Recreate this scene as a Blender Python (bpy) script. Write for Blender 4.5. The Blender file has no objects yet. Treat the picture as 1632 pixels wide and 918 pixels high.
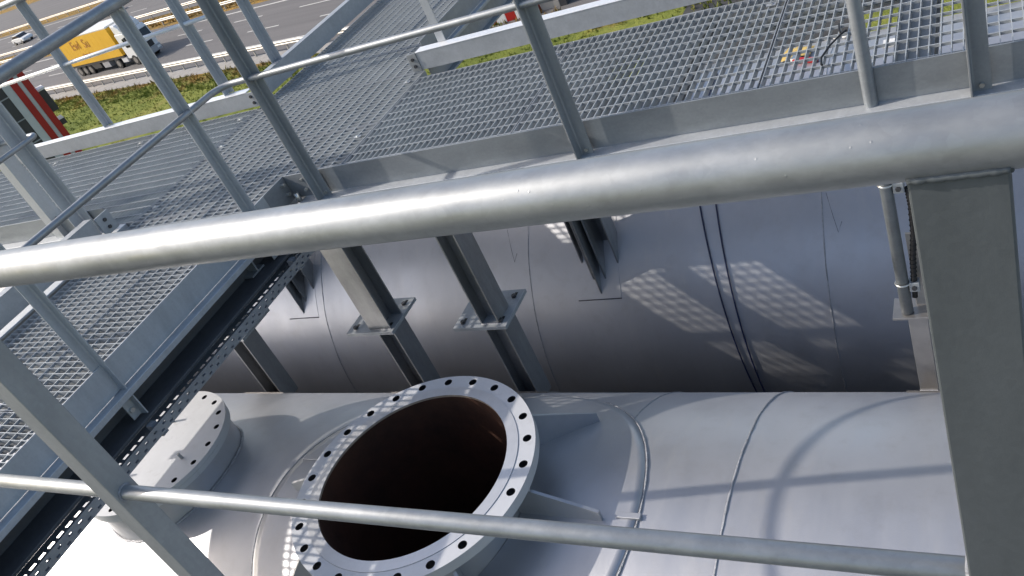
import bpy, bmesh, math, random
from mathutils import Matrix, Vector
R = math.radians
random.seed(7)
sc = bpy.context.scene
col = sc.collection
ZC = 13.5                      # camera height above the ground; geometry below is written relative to the eye level

# ---------------------------------------------------------------- camera
cam_d = bpy.data.cameras.new('camera')
cam_d.sensor_width = 36.0
cam_d.lens = 36.0 * 1366.9 / 1632.0
cam_d.clip_start = 0.02
cam_d.clip_end = 3000
cam = bpy.data.objects.new('camera', cam_d)
col.objects.link(cam)
W = ((0.85583, 0.35620, -0.37510), (-0.06410, -0.64650, -0.76020), (-0.51330, 0.67470, -0.53040))
right = Vector(W[0]); up = -Vector(W[1]); back = -Vector(W[2])
right.normalize(); back = (back - right * back.dot(right)).normalized(); up = back.cross(right)
m = Matrix.Identity(4)
for i in range(3):
    m[i][0], m[i][1], m[i][2] = right[i], up[i], back[i]
m.translation = (0, 0, ZC)
cam.matrix_world = m
sc.camera = cam

# ---------------------------------------------------------------- sky, sun, exposure
L = Vector((1.0, 0.20, -1 / 1.43))                 # direction the sunlight travels
elev = math.asin(-L.normalized().z)
world = bpy.data.worlds.new('World'); sc.world = world
world.use_nodes = True
wn = world.node_tree.nodes; wl = world.node_tree.links
sky = wn.new('ShaderNodeTexSky')
sky.sky_type = 'NISHITA'; sky.sun_disc = False
sky.sun_elevation = elev
sky.sun_rotation = math.atan2(-L.x, -L.y)
sky.air_density = 1.0; sky.dust_density = 2.5; sky.ozone_density = 1.0
bg = wn['Background']; bg.inputs['Strength'].default_value = 0.15
wl.new(sky.outputs[0], bg.inputs[0])
sun_d = bpy.data.lights.new('sun', 'SUN'); sun_d.energy = 3.2; sun_d.angle = R(0.5); sun_d.color = (1.0, 0.93, 0.84)
sun = bpy.data.objects.new('sun', sun_d); col.objects.link(sun)
sun.rotation_euler = (-L).to_track_quat('Z', 'Y').to_euler()
sun.location = (-30, -6, ZC + 25)
sc.view_settings.view_transform = 'Standard'
sc.view_settings.look = 'None'
sc.view_settings.exposure = 0.32
sc.view_settings.gamma = 1.0
sc.cycles.use_denoising = True
sc.cycles.max_bounces = 8
sc.cycles.glossy_bounces = 4
sc.cycles.caustics_reflective = False
sc.cycles.caustics_refractive = False
sc.cycles.sample_clamp_indirect = 4.0

# ---------------------------------------------------------------- materials
def nodes(name):
    mt = bpy.data.materials.new(name); mt.use_nodes = True
    nt = mt.node_tree; return mt, nt.nodes, nt.links, nt.nodes['Principled BSDF']

def coords(n, l, scale=(1, 1, 1)):
    tc = n.new('ShaderNodeTexCoord'); mp = n.new('ShaderNodeMapping')
    mp.inputs['Scale'].default_value = scale
    l.new(tc.outputs['Object'], mp.inputs['Vector']); return mp.outputs['Vector']

def noise(n, l, vec, scale, detail=4, rough=0.6):
    t = n.new('ShaderNodeTexNoise'); t.inputs['Scale'].default_value = scale
    t.inputs['Detail'].default_value = detail; t.inputs['Roughness'].default_value = rough
    l.new(vec, t.inputs['Vector']); return t.outputs['Fac']

def ramp(n, l, fac, stops):
    r = n.new('ShaderNodeValToRGB'); e = r.color_ramp.elements
    while len(e) < len(stops): e.new(0.5)
    for k, (p, c) in zip(e, stops):
        k.position = p; k.color = (c[0], c[1], c[2], 1)
    l.new(fac, r.inputs['Fac']); return r.outputs['Color']

def maprange(n, l, fac, a, b, c, d):
    r = n.new('ShaderNodeMapRange')
    for i, v in zip((1, 2, 3, 4), (a, b, c, d)): r.inputs[i].default_value = v
    l.new(fac, r.inputs[0]); return r.outputs[0]

def bump(n, l, b, h, strength, dist=0.01):
    q = n.new('ShaderNodeBump'); q.inputs['Strength'].default_value = strength
    q.inputs['Distance'].default_value = dist
    l.new(h, q.inputs['Height']); l.new(q.outputs[0], b.inputs['Normal']); return q

def mixc(n, l, fac, a, b, mode='MIX'):
    x = n.new('ShaderNodeMix'); x.data_type = 'RGBA'; x.blend_type = mode
    if isinstance(fac, (int, float)): x.inputs[0].default_value = fac
    else: l.new(fac, x.inputs[0])
    for s, v in ((6, a), (7, b)):
        if isinstance(v, tuple): x.inputs[s].default_value = (*v, 1)
        else: l.new(v, x.inputs[s])
    return x.outputs[2]

def galvanised(name, dark, light, rough=(0.36, 0.56), metal=0.8, pits=0.0, stain=0.0, stretch=(1, 1, 1), mott=0.14):
    """zinc coat: soft clouding, spangle, dull oxide patches, fine runs along the drip direction"""
    mt, n, l, b = nodes(name)
    v = coords(n, l); vs_ = coords(n, l, stretch)
    big = noise(n, l, vs_, 5.0, 6, 0.68)
    vo = n.new('ShaderNodeTexVoronoi'); vo.inputs['Scale'].default_value = 120.0
    l.new(v, vo.inputs['Vector'])
    sp = maprange(n, l, vo.outputs['Color'], 0, 1, 0.955, 1.045)
    c = ramp(n, l, big, ((0.3, dark), (0.72, light)))
    c = mixc(n, l, 1.0, c, sp, 'MULTIPLY')
    ox = noise(n, l, vs_, 17.0, 5, 0.72)
    c = mixc(n, l, maprange(n, l, ox, 0.50, 0.68, 0, mott * 2.2), c, tuple(min(1, x * 1.22) for x in light))
    c = mixc(n, l, maprange(n, l, ox, 0.46, 0.30, 0, mott * 2.2), c, tuple(x * 0.74 for x in dark))
    if stain:
        st = noise(n, l, vs_, 2.3, 6, 0.75)
        c = mixc(n, l, maprange(n, l, st, 0.52, 0.72, 0, stain), c, (0.20, 0.175, 0.14))
    l.new(c, b.inputs['Base Color'])
    b.inputs['Metallic'].default_value = metal
    l.new(maprange(n, l, noise(n, l, vs_, 24, 5, 0.75), 0.3, 0.7, rough[0], rough[1]), b.inputs['Roughness'])
    fine = noise(n, l, v, 160, 3, 0.6)
    if pits:
        w = n.new('ShaderNodeTexVoronoi'); w.inputs['Scale'].default_value = 100.0
        l.new(v, w.inputs['Vector'])
        dot = maprange(n, l, w.outputs['Distance'], 0.0, 0.12, pits, 0.0)
        sel = maprange(n, l, noise(n, l, v, 9, 2), 0.44, 0.54, 0.0, 1.0)
        mu = n.new('ShaderNodeMath'); mu.operation = 'MULTIPLY'; l.new(dot, mu.inputs[0]); l.new(sel, mu.inputs[1])
        ad = n.new('ShaderNodeMath'); ad.operation = 'ADD'; l.new(mu.outputs[0], ad.inputs[0])
        sm = maprange(n, l, fine, 0, 1, 0, 0.10); l.new(sm, ad.inputs[1])
        bump(n, l, b, ad.outputs[0], 0.32, 0.0008)
    else:
        bump(n, l, b, fine, 0.09, 0.002)
    return mt

def plain(name, c, rough=0.5, metal=0.0, var=0.15, scale=8.0, bumps=0.0, emit=None):
    mt, n, l, b = nodes(name)
    v = coords(n, l)
    f = noise(n, l, v, scale, 5, 0.65)
    lo = tuple(x * (1 - var) for x in c); hi = tuple(min(1, x * (1 + var)) for x in c)
    l.new(ramp(n, l, f, ((0.3, lo), (0.7, hi))), b.inputs['Base Color'])
    b.inputs['Roughness'].default_value = rough; b.inputs['Metallic'].default_value = metal
    if bumps: bump(n, l, b, noise(n, l, v, scale * 6, 3), bumps, 0.01)
    return mt

M = {}
UP = (1, 1, 0.25)                 # runs drain downwards on upright pieces
M['galv'] = galvanised('galvanised_steel', (0.39, 0.41, 0.43), (0.46, 0.485, 0.51), (0.42, 0.58), 0.45)
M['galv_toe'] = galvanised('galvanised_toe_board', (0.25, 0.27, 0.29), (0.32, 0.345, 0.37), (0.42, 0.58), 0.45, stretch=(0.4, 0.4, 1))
M['galv_post'] = galvanised('galvanised_post', (0.31, 0.325, 0.335), (0.38, 0.395, 0.405), (0.46, 0.60), 0.40, stain=0.10, stretch=UP)
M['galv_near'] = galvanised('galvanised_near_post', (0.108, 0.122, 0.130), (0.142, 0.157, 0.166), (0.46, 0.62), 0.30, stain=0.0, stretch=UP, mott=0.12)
M['galv_lit'] = galvanised('galvanised_lit_copy', (0.46, 0.48, 0.50), (0.55, 0.575, 0.60), (0.42, 0.56), 0.40, stretch=UP)  # lighter copy of the post zinc: sky and sun brightness put into the colour
M['galv_glare'] = galvanised('sunlit_zinc_glare', (0.84, 0.85, 0.86), (0.90, 0.905, 0.91), (0.36, 0.48), 0.35, mott=0.05)  # sun highlight on top edges and far mid rail put into the colour
M['galv_pipe'] = galvanised('galvanised_pipe', (0.31, 0.325, 0.335), (0.42, 0.435, 0.445), (0.36, 0.58), 0.66, pits=1.0, stretch=(0.6, 1, 1), mott=0.20)
M['galv_grate'] = galvanised('galvanised_grating', (0.38, 0.405, 0.42), (0.47, 0.50, 0.515), (0.44, 0.58), 0.25)
M['galv_beam'] = galvanised('galvanised_beam', (0.33, 0.35, 0.37), (0.42, 0.44, 0.46), (0.42, 0.6), 0.45, stain=0.2)
M['column'] = galvanised('column_steel', (0.28, 0.285, 0.295), (0.40, 0.405, 0.41), (0.36, 0.50), 0.7, stain=0.40, stretch=UP)
M['dark_web'] = galvanised('dark_beam_web', (0.095, 0.098, 0.105), (0.135, 0.138, 0.145), (0.5, 0.6), 0.15)  # darker tone for the recessed webs of two edge beams

def tank_paint(name, base):
    """sprayed aluminium paint: uneven coats, dust settled in streaks, faint scuffs, slightly wavy plate"""
    mt, n, l, b = nodes(name)
    v = coords(n, l); vr = coords(n, l, (1.6, 0.35, 0.35))
    f = noise(n, l, v, 1.1, 6, 0.62); g = noise(n, l, v, 9, 6, 0.72); d = noise(n, l, vr, 6.5, 6, 0.75)
    c = ramp(n, l, f, ((0.28, tuple(x * 0.88 for x in base)), (0.72, tuple(min(1, x * 1.08) for x in base))))
    c = mixc(n, l, maprange(n, l, g, 0.52, 0.78, 0, 0.42), c, (base[0] * 0.80, base[1] * 0.775, base[2] * 0.73))
    c = mixc(n, l, maprange(n, l, d, 0.54, 0.76, 0, 0.50), c, (base[0] * 1.12, base[1] * 1.08, base[2] * 1.0))
    l.new(c, b.inputs['Base Color'])
    b.inputs['Metallic'].default_value = 0.68
    l.new(maprange(n, l, noise(n, l, vr, 4, 6, 0.75), 0.3, 0.7, 0.36, 0.52), b.inputs['Roughness'])
    h = n.new('ShaderNodeMath'); h.operation = 'MULTIPLY_ADD'
    l.new(noise(n, l, v, 220, 2, 0.5), h.inputs[0]); h.inputs[1].default_value = 0.08
    l.new(noise(n, l, v, 2.2, 3, 0.5), h.inputs[2])
    bump(n, l, b, h.outputs[0], 0.22, 0.012)
    return mt
M['tank'] = tank_paint('silver_tank_paint', (0.55, 0.555, 0.58))
M['flange'] = plain('flange_paint', (0.66, 0.67, 0.69), 0.42, 0.25, 0.05, 6)
nt0 = M['flange'].node_tree; bb0 = nt0.nodes['Principled BSDF']; src0 = bb0.inputs['Base Color'].links[0].from_socket
vv0 = coords(nt0.nodes, nt0.links); ns0 = noise(nt0.nodes, nt0.links, vv0, 21, 6, 0.75)
nt0.links.new(mixc(nt0.nodes, nt0.links, maprange(nt0.nodes, nt0.links, ns0, 0.56, 0.76, 0, 0.28), src0, (0.36, 0.34, 0.32)), bb0.inputs['Base Color'])
M['machined'] = plain('machined_face', (0.70, 0.70, 0.71), 0.33, 0.55, 0.05, 20)
M['weld'] = plain('weld_bead', (0.42, 0.43, 0.46), 0.42, 0.6, 0.25, 60, 0.6)
M['rust'] = plain('rusty_bore', (0.050, 0.017, 0.008), 0.8, 0.0, 0.55, 4, 0.3)
M['bore_edge'] = plain('bore_edge', (0.42, 0.34, 0.28), 0.6, 0.3, 0.4, 14)
M['stainless'] = plain('bare_steel', (0.50, 0.48, 0.46), 0.38, 0.85, 0.12, 9)
M['black'] = plain('black_rubber', (0.012, 0.012, 0.013), 0.5, 0, 0.3)
M['bolt'] = plain('bolt_steel', (0.10, 0.10, 0.105), 0.45, 0.8, 0.3, 40)
M['nut'] = plain('zinc_nut', (0.70, 0.70, 0.66), 0.28, 0.9, 0.15, 40)
M['blue'] = plain('blue_cable', (0.010, 0.018, 0.075), 0.4, 0, 0.2)
M['marker'] = plain('marker_line', (0.13, 0.13, 0.15), 0.7, 0, 0.3, 30)
M['red'] = plain('red_panel', (0.42, 0.018, 0.014), 0.4, 0, 0.12, 1.2)
M['redtool'] = plain('red_plastic', (0.45, 0.012, 0.016), 0.4)
M['yellowrag'] = plain('yellow_cloth', (0.62, 0.44, 0.14), 0.8, 0, 0.3, 12)
M['white'] = plain('white_paint', (0.78, 0.78, 0.77), 0.4, 0, 0.05, 1.0)
M['label'] = plain('white_label', (0.80, 0.80, 0.78), 0.5, 0, 0.04, 30)
M['greypanel'] = plain('grey_panel', (0.36, 0.36, 0.37), 0.45, 0, 0.1, 1.0)
M['palepanel'] = plain('pale_panel', (0.60, 0.60, 0.60), 0.45, 0, 0.1, 1.0)
M['darkpanel'] = plain('dark_panel', (0.055, 0.055, 0.06), 0.35, 0, 0.2, 1.0)
M['yellow'] = plain('yellow_tarpaulin', (0.72, 0.40, 0.012), 0.55, 0, 0.06, 0.6, 0.05)
M['letter'] = plain('orange_lettering', (0.42, 0.155, 0.02), 0.6, 0, 0.1)
M['glass'] = plain('vehicle_glass', (0.012, 0.014, 0.018), 0.08, 0, 0.1)
M['tyre'] = plain('tyre_rubber', (0.018, 0.018, 0.019), 0.8, 0, 0.2)
M['rim'] = plain('wheel_rim', (0.28, 0.27, 0.26), 0.4, 0.6, 0.2)
M['chassis'] = plain('dark_chassis', (0.03, 0.03, 0.032), 0.6, 0, 0.3)
M['guard'] = plain('guardrail_steel', (0.42, 0.40, 0.37), 0.5, 0.35, 0.15, 2)
M['concrete'] = plain('concrete', (0.34, 0.32, 0.295), 0.85, 0, 0.18, 1.5, 0.3)
M['marking'] = plain('road_marking', (0.62, 0.60, 0.55), 0.7, 0, 0.2, 3)

mt, n, l, b = nodes('asphalt'); v = coords(n, l)
mp_ = n.new('ShaderNodeMapping'); tc_r = n.new('ShaderNodeTexCoord'); l.new(tc_r.outputs['Object'], mp_.inputs['Vector'])
mp_.vector_type = 'TEXTURE'; mp_.inputs['Rotation'].default_value = (0, 0, R(-11.2)); mp_.inputs['Scale'].default_value = (40, 1.1, 1)
c = ramp(n, l, noise(n, l, mp_.outputs[0], 1.0, 5, 0.65), ((0.3, (0.115, 0.108, 0.108)), (0.7, (0.165, 0.155, 0.152))))
c = mixc(n, l, maprange(n, l, noise(n, l, v, 25, 2), 0.4, 0.7, 0, 0.4), c, (0.20, 0.19, 0.185))
l.new(c, b.inputs['Base Color']); b.inputs['Roughness'].default_value = 0.85
bump(n, l, b, noise(n, l, v, 60, 2), 0.3, 0.02); M['asphalt'] = mt

def grass_mat(name, wet=1.0):
    mt, n, l, b = nodes(name); v = coords(n, l)
    c = ramp(n, l, noise(n, l, v, 0.16, 6, 0.65), ((0.26, (0.10, 0.135, 0.028)), (0.42, (0.19, 0.225, 0.045)), (0.56, (0.26, 0.28, 0.06)), (0.68, (0.34, 0.30, 0.09)), (0.80, (0.30, 0.21, 0.09))))
    c = mixc(n, l, maprange(n, l, noise(n, l, v, 1.1, 5, 0.7), 0.5, 0.72, 0, 0.6), c, (0.095, 0.135, 0.022))
    # dry, reddish verge that grows in a band beside the guardrail
    tc = n.new('ShaderNodeTexCoord'); dt = n.new('ShaderNodeVectorMath'); dt.operation = 'DOT_PRODUCT'
    l.new(tc.outputs['Object'], dt.inputs[0]); dt.inputs[1].default_value = (0.194, 0.981, 0)
    ad = n.new('ShaderNodeMath'); ad.operation = 'ADD'; l.new(dt.outputs['Value'], ad.inputs[0])
    l.new(maprange(n, l, noise(n, l, v, 0.35, 4), 0.25, 0.75, -3.2, 3.2), ad.inputs[1])
    band = maprange(n, l, ad.outputs[0], 33.4, 35.6, 0, 0.9)
    dry = ramp(n, l, noise(n, l, v, 0.5, 5, 0.7), ((0.3, (0.20, 0.13, 0.055)), (0.5, (0.34, 0.21, 0.075)), (0.7, (0.50, 0.26, 0.04))))
    c = mixc(n, l, band, c, dry)
    l.new(c, b.inputs['Base Color']); b.inputs['Roughness'].default_value = 0.9
    b.inputs['Specular IOR Level'].default_value = 0.15
    bump(n, l, b, noise(n, l, v, 4, 6, 0.75), 0.8, 0.25)
    return mt
M['grass'] = grass_mat('grass')
M['soil'] = plain('dark_ground_tone', (0.045, 0.045, 0.045), 0.9, 0, 0.35, 1.2, 0.5)
M['gravel'] = plain('pale_gravel', (0.22, 0.215, 0.205), 0.9, 0, 0.2, 1.2, 0.5)

# ---------------------------------------------------------------- mesh helpers (z is relative to the eye level)
class MB:
    def __init__(s): s.v = []; s.f = []; s.smooth = []
    def add(s, vs, fs, smooth=False):
        o = len(s.v); s.v += [(p[0], p[1], p[2] + ZC) for p in vs]
        s.f += [tuple(i + o for i in f) for f in fs]; s.smooth += [smooth] * len(fs); return s
    def box(s, x0, x1, y0, y1, z0, z1):
        vs = [(x, y, z) for z in (z0, z1) for y in (y0, y1) for x in (x0, x1)]
        return s.add(vs, [(0, 2, 3, 1), (4, 5, 7, 6), (0, 1, 5, 4), (2, 6, 7, 3), (0, 4, 6, 2), (1, 3, 7, 5)])
    def obox(s, c, ax, ay, az, hx, hy, hz):
        c, ax, ay, az = map(Vector, (c, ax, ay, az))
        vs = [c + ax * hx * i + ay * hy * j + az * hz * k for k in (-1, 1) for j in (-1, 1) for i in (-1, 1)]
        return s.add(vs, [(0, 2, 3, 1), (4, 5, 7, 6), (0, 1, 5, 4), (2, 6, 7, 3), (0, 4, 6, 2), (1, 3, 7, 5)])
    def tube(s, pts, r, n=16, caps=True, jit=0.0, closed=False):
        pts = [Vector(p) for p in pts]; N = len(pts); vs = []; fs = []
        ref = None
        for i, p in enumerate(pts):
            a = pts[(i - 1) % N] if (closed or i > 0) else p
            q = pts[(i + 1) % N] if (closed or i < N - 1) else p
            t = (q - a).normalized()
            if ref is None:
                ref = Vector((0, 0, 1)) if abs(t.z) < 0.9 else Vector((1, 0, 0))
            u = (ref - t * ref.dot(t)).normalized(); w = t.cross(u); ref = u
            rr = r * (1 + random.uniform(-jit, jit)) if jit else r
            vs += [p + (u * math.cos(2 * math.pi * k / n) + w * math.sin(2 * math.pi * k / n)) * rr for k in range(n)]
        for i in range(N if closed else N - 1):
            j = (i + 1) % N
            fs += [(i * n + k, i * n + (k + 1) % n, j * n + (k + 1) % n, j * n + k) for k in range(n)]
        s.add(vs, fs, True)
        if caps and not closed:
            o = len(s.v) - len(vs)
            s.f += [tuple(o + k for k in reversed(range(n))), tuple(o + (N - 1) * n + k for k in range(n))]; s.smooth += [False, False]
        return s
    def prism(s, poly, axis, a, b):
        """extrude a 2-D polygon along axis ('x','y','z') from a to b"""
        def P(p, t): return {'x': (t, p[0], p[1]), 'y': (p[0], t, p[1]), 'z': (p[0], p[1], t)}[axis]
        k = len(poly); vs = [P(p, a) for p in poly] + [P(p, b) for p in poly]
        return s.add(vs, [tuple(range(k)), tuple(range(2 * k - 1, k - 1, -1))] + [(i, i + k, (i + 1) % k + k, (i + 1) % k) for i in range(k)])
    def lathe(s, prof, cx, cy, n=64):
        """profile of (radius, z) turned about a vertical axis"""
        vs = [(cx + r * math.cos(2 * math.pi * k / n), cy + r * math.sin(2 * math.pi * k / n), z) for r, z in prof for k in range(n)]
        fs = [(i * n + k, i * n + (k + 1) % n, (i + 1) * n + (k + 1) % n, (i + 1) * n + k) for i in range(len(prof) - 1) for k in range(n)]
        return s.add(vs, fs, True)
    def build(s, name, mat, parent=None, bevel=0.0):
        me = bpy.data.meshes.new(name); me.from_pydata(s.v, [], s.f)
        bm = bmesh.new(); bm.from_mesh(me); bmesh.ops.recalc_face_normals(bm, faces=bm.faces[:]); bm.to_mesh(me); bm.free()
        me.polygons.foreach_set('use_smooth', s.smooth)
        me.materials.append(M[mat] if isinstance(mat, str) else mat)
        o = bpy.data.objects.new(name, me); col.objects.link(o)
        if parent: adopt(o, parent)
        if bevel:
            bv = o.modifiers.new('edge', 'BEVEL'); bv.width = bevel; bv.segments = 2; bv.limit_method = 'ANGLE'; bv.angle_limit = R(40)
        return o

INV = {}
def adopt(o, p):
    o.parent = p
    if p.name not in INV:
        loc = Vector(p.location); q = p.parent
        INV[p.name] = Matrix.Translation(-loc) if p.type == 'EMPTY' else Matrix.Identity(4)
    o.matrix_parent_inverse = INV[p.name]

def tag(o, label, cat, group=None, kind=None):
    if label: o['label'] = label
    if cat: o['category'] = cat
    if group: o['group'] = group
    if kind: o['kind'] = kind
    return o

def thing(name, loc, label, cat, group=None):
    o = bpy.data.objects.new(name, None); o.empty_display_size = 0.2
    col.objects.link(o); o.location = (loc[0], loc[1], loc[2] + ZC)
    return tag(o, label, cat, group)

def struct(o): o['kind'] = 'structure'; return o

def arc(c, r, a0, a1, n, plane='xy'):
    out = []
    for i in range(n + 1):
        a = R(a0 + (a1 - a0) * i / n); p, q = r * math.cos(a), r * math.sin(a)
        out.append(Vector(c) + (Vector((p, q, 0)) if plane == 'xy' else Vector((p, 0, q)) if plane == 'xz' else Vector((0, p, q))))
    return out

def hexbolt(parent, c, axis, r=0.012, h=0.010, mat='bolt', name='bolt'):
    ax = Vector(axis).normalized(); u = ax.orthogonal().normalized(); w = ax.cross(u); c = Vector(c)
    vs = [c + (u * math.cos(i * math.pi / 3) + w * math.sin(i * math.pi / 3)) * r + ax * t for t in (0, h) for i in range(6)]
    mb = MB(); mb.add(vs, [tuple(range(6)), tuple(range(11, 5, -1))] + [(i, (i + 1) % 6, (i + 1) % 6 + 6, i + 6) for i in range(6)])
    return mb.build(name, mat, parent)

# ================================================================= THE SETTING
GZ = -ZC
u = Vector((0.981, -0.194, 0)); v_ = Vector((0.194, 0.981, 0)); P0 = Vector((-65.1, 50.5, 0))
def road(s, t, z=0.0): q = P0 + u * s + v_ * t; return (q.x, q.y, GZ + z)
def strip(name, s0, s1, t0, t1, z, mat, parent=None):
    mb = MB(); mb.add([road(s0, t0, z), road(s1, t0, z), road(s1, t1, z), road(s0, t1, z)], [(0, 1, 2, 3)])
    return mb.build(name, mat, parent)

mb = MB(); S = 1500
mb.add([(-S, -S, GZ), (S, -S, GZ), (S, S, GZ), (-S, S, GZ)], [(0, 1, 2, 3)])
struct(mb.build('ground', 'grass'))
mb = MB(); mb.add([(-14, -70, GZ + .004), (70, -70, GZ + .004), (70, 26, GZ + .004), (-14, 14, GZ + .004)], [(0, 1, 2, 3)])
struct(mb.build('gravel_yard', 'gravel'))
mb = MB(); mb.add([(-80, -40, GZ + .010), (30, -40, GZ + .010), (30, 9, GZ + .010), (-80, 9, GZ + .010)], [(0, 1, 2, 3)])
struct(mb.build('bounce_block_floor', 'soil'))  # unseen dark ground sheet added to cut bounce light on tanks and rails
mb = MB(); mb.add([(-32, 38, GZ + .012), (-12, 36.5, GZ + .012), (-10, 46, GZ + .012), (-30, 47, GZ + .012)], [(0, 1, 2, 3)])
struct(mb.build('asphalt_yard', 'asphalt'))

mb = MB(); mb.add([(-12, 25.5, GZ + .016), (-4.6, 26, GZ + .016), (-4.6, 31.5, GZ + .016), (24, 31.0, GZ + .016), (24, 49, GZ + .016), (-12, 48, GZ + .016)], [(0, 1, 2, 3, 4, 5)])
struct(mb.build('dark_tarmac', 'soil'))
hw = struct(strip('highway', -400, 300, 0.2, 13.6, .010, 'asphalt'))
far_hw = struct(strip('opposite_carriageway', -400, 300, 18.6, 33.5, .010, 'asphalt'))
struct(strip('service_road', -400, 300, 39, 60, .010, 'asphalt'))
struct(strip('concrete_verge', -400, 300, -1.5, 0.2, .006, 'concrete'))
strip('edge_line', -300, 200, 2.15, 2.4, .016, 'marking', hw)
strip('edge_line', -300, 200, 12.2, 12.45, .016, 'marking', hw)
strip('edge_line', -300, 200, 20.0, 20.25, .016, 'marking', far_hw)
strip('edge_line', -300, 200, 31.6, 31.85, .016, 'marking', far_hw)
for t in (5.8, 9.3):
    for k in range(-14, 12):
        strip('lane_dash', k * 9.7 + (3.4 if t > 6 else 0), k * 9.7 + 4.4 + (3.4 if t > 6 else 0), t, t + .17, .016, 'marking', hw)
for t in (23.9, 27.7):
    for k in range(-14, 8):
        strip('lane_dash', k * 9.7, k * 9.7 + 4.4, t, t + .17, .016, 'marking', far_hw)

def guardrail(t, s0, s1, label, step=2.0):
    th = thing('guardrail', road(s0, t, 0), label, 'guardrail')
    c = Vector(road((s0 + s1) / 2, t, .62)); hl = (s1 - s0) / 2
    prof = [(0, -.16), (.05, -.11), (.05, -.05), (.01, 0), (.05, .05), (.05, .11), (0, .16), (-.012, .16), (-.012, -.16)]
    vs = []; k = len(prof)
    for e in (-1, 1): vs += [c + u * hl * e - v_ * p + Vector((0, 0, q)) for p, q in prof]
    mb = MB(); mb.add(vs, [tuple(range(k)), tuple(range(2 * k - 1, k - 1, -1))] + [(i, i + k, (i + 1) % k + k, (i + 1) % k) for i in range(k)])
    mb.build('rail_beam', 'guard', th)
    base = None
    n = int((s1 - s0) / step)
    for i in range(n + 1):
        p = Vector(road(s0 + i * step, t, 0))
        if base is None:
            mb = MB(); mb.obox(p + Vector((0, 0, .39)) + v_ * .07, u, v_, (0, 0, 1), .055, .05, .39)
            mb.obox(p + Vector((0, 0, .62)) + v_ * .0, u, v_, (0, 0, 1), .10, .02, .12)
            base = mb.build('guard_post', 'guard', th); b0 = p
        else:
            o = base.copy(); col.objects.link(o); o.location = (p.x - b0.x, p.y - b0.y, 0)
    return th
guardrail(-.1, -46, 74, 'steel guardrail along the grassy verge nearest the platform')
guardrail(14.2, -60, 60, 'steel guardrail on the near side of the green median', 4.0)
guardrail(18.0, -80, 60, 'steel guardrail on the far side of the green median', 4.0)
guardrail(34.3, -120, 40, 'steel guardrail beyond the opposite carriageway', 4.0)

# grass and weeds
def tufts(name, n, region, hmin, hmax, label, mat):
    mb = MB(); vs = []; fs = []
    for i in range(n):
        x, y = region()
        if x is None: continue
        h = random.uniform(hmin, hmax); w = h * random.uniform(.5, 1.1)
        for k in range(4):
            a = random.uniform(0, 6.283); la = random.uniform(0, 6.283); ln = random.uniform(.15, .7) * h
            dx, dy = math.cos(a) * w * .18, math.sin(a) * w * .18; o = len(vs)
            ox, oy = random.uniform(-.4, .4) * w, random.uniform(-.4, .4) * w
            vs += [(x + ox - dx, y + oy - dy, GZ), (x + ox + dx, y + oy + dy, GZ),
                   (x + ox + math.cos(la) * ln, y + oy + math.sin(la) * ln, GZ + h * random.uniform(.6, 1.1))]
            fs.append((o, o + 1, o + 2))
    mb.add(vs, fs)
    o = mb.build(name, mat); tag(o, label, 'grass', kind='stuff'); return o
def field():
    s, t = random.uniform(-30, 60), -random.expovariate(1 / 9.0) - 1.6
    q = P0 + u * s + v_ * t
    return (q.x, q.y) if q.y > 14 and q.x < -16 else (None, None)
tufts('grass_field', 16000, field, .05, .20, 'rough green grass field between the platform and the highway', 'grass')
def weeds():
    s, t = random.uniform(-30, 60), random.uniform(-4.6, -1.5)
    q = P0 + u * s + v_ * t; return q.x, q.y
tufts('dry_weeds', 3000, weeds, .08, .34, 'dry brown and orange weeds along the guardrail', 'grass')
def med():
    q = P0 + u * random.uniform(-60, 50) + v_ * random.uniform(14.6, 17.6); return q.x, q.y
tufts('median_grass', 1800, med, .15, .4, 'green grass strip of the highway median', 'grass')

# ================================================================= VEHICLES
def rb(th, name, mat, s0, s1, t0, t1, z0, z1, bevel=0.0, par=None, org=(0, 0)):
    kx = org[2] if len(org) > 2 else 1.0; s0 *= kx; s1 *= kx
    c = Vector(road(org[0] + (s0 + s1) / 2, org[1] + (t0 + t1) / 2, (z0 + z1) / 2))
    mb = MB(); mb.obox(c, u, v_, (0, 0, 1), abs(s1 - s0) / 2, abs(t1 - t0) / 2, (z1 - z0) / 2)
    return mb.build(name, mat, par or th, bevel)
def wheel(th, s, t, r, w, org):
    c = Vector(road(org[0] + s * (org[2] if len(org) > 2 else 1.0), org[1] + t, r))
    def disc(rr, ww, name, mat, par, off=0.0):
        n = 20; vs = []
        for e in (-1, 1): vs += [c + v_ * (ww / 2 * e + off) + (u * math.cos(2 * math.pi * k / n) + Vector((0, 0, 1)) * math.sin(2 * math.pi * k / n)) * rr for k in range(n)]
        mb = MB(); mb.add(vs, [tuple(range(n)), tuple(range(2 * n - 1, n - 1, -1))] + [(k, (k + 1) % n, (k + 1) % n + n, k + n) for k in range(n)])
        return mb.build(name, mat, par)
    ty = disc(r, w, 'wheel', 'tyre', th)
    disc(r * .58, .04, 'rim', 'rim', ty, -w / 2 if t < .5 else w / 2)
def prof_body(th, name, mat, prof, t0, t1, org, bevel=.03, par=None):
    """side profile (s, z) extruded across the vehicle"""
    prof = [(s * (org[2] if len(org) > 2 else 1.0), z) for s, z in prof]
    k = len(prof); vs = [Vector(road(org[0] + s, org[1] + t0, z)) for s, z in prof] + [Vector(road(org[0] + s, org[1] + t1, z)) for s, z in prof]
    mb = MB(); mb.add(vs, [tuple(range(k)), tuple(range(2 * k - 1, k - 1, -1))] + [(i, i + k, (i + 1) % k + k, (i + 1) % k) for i in range(k)])
    return mb.build(name, mat, par or th, bevel)

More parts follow.
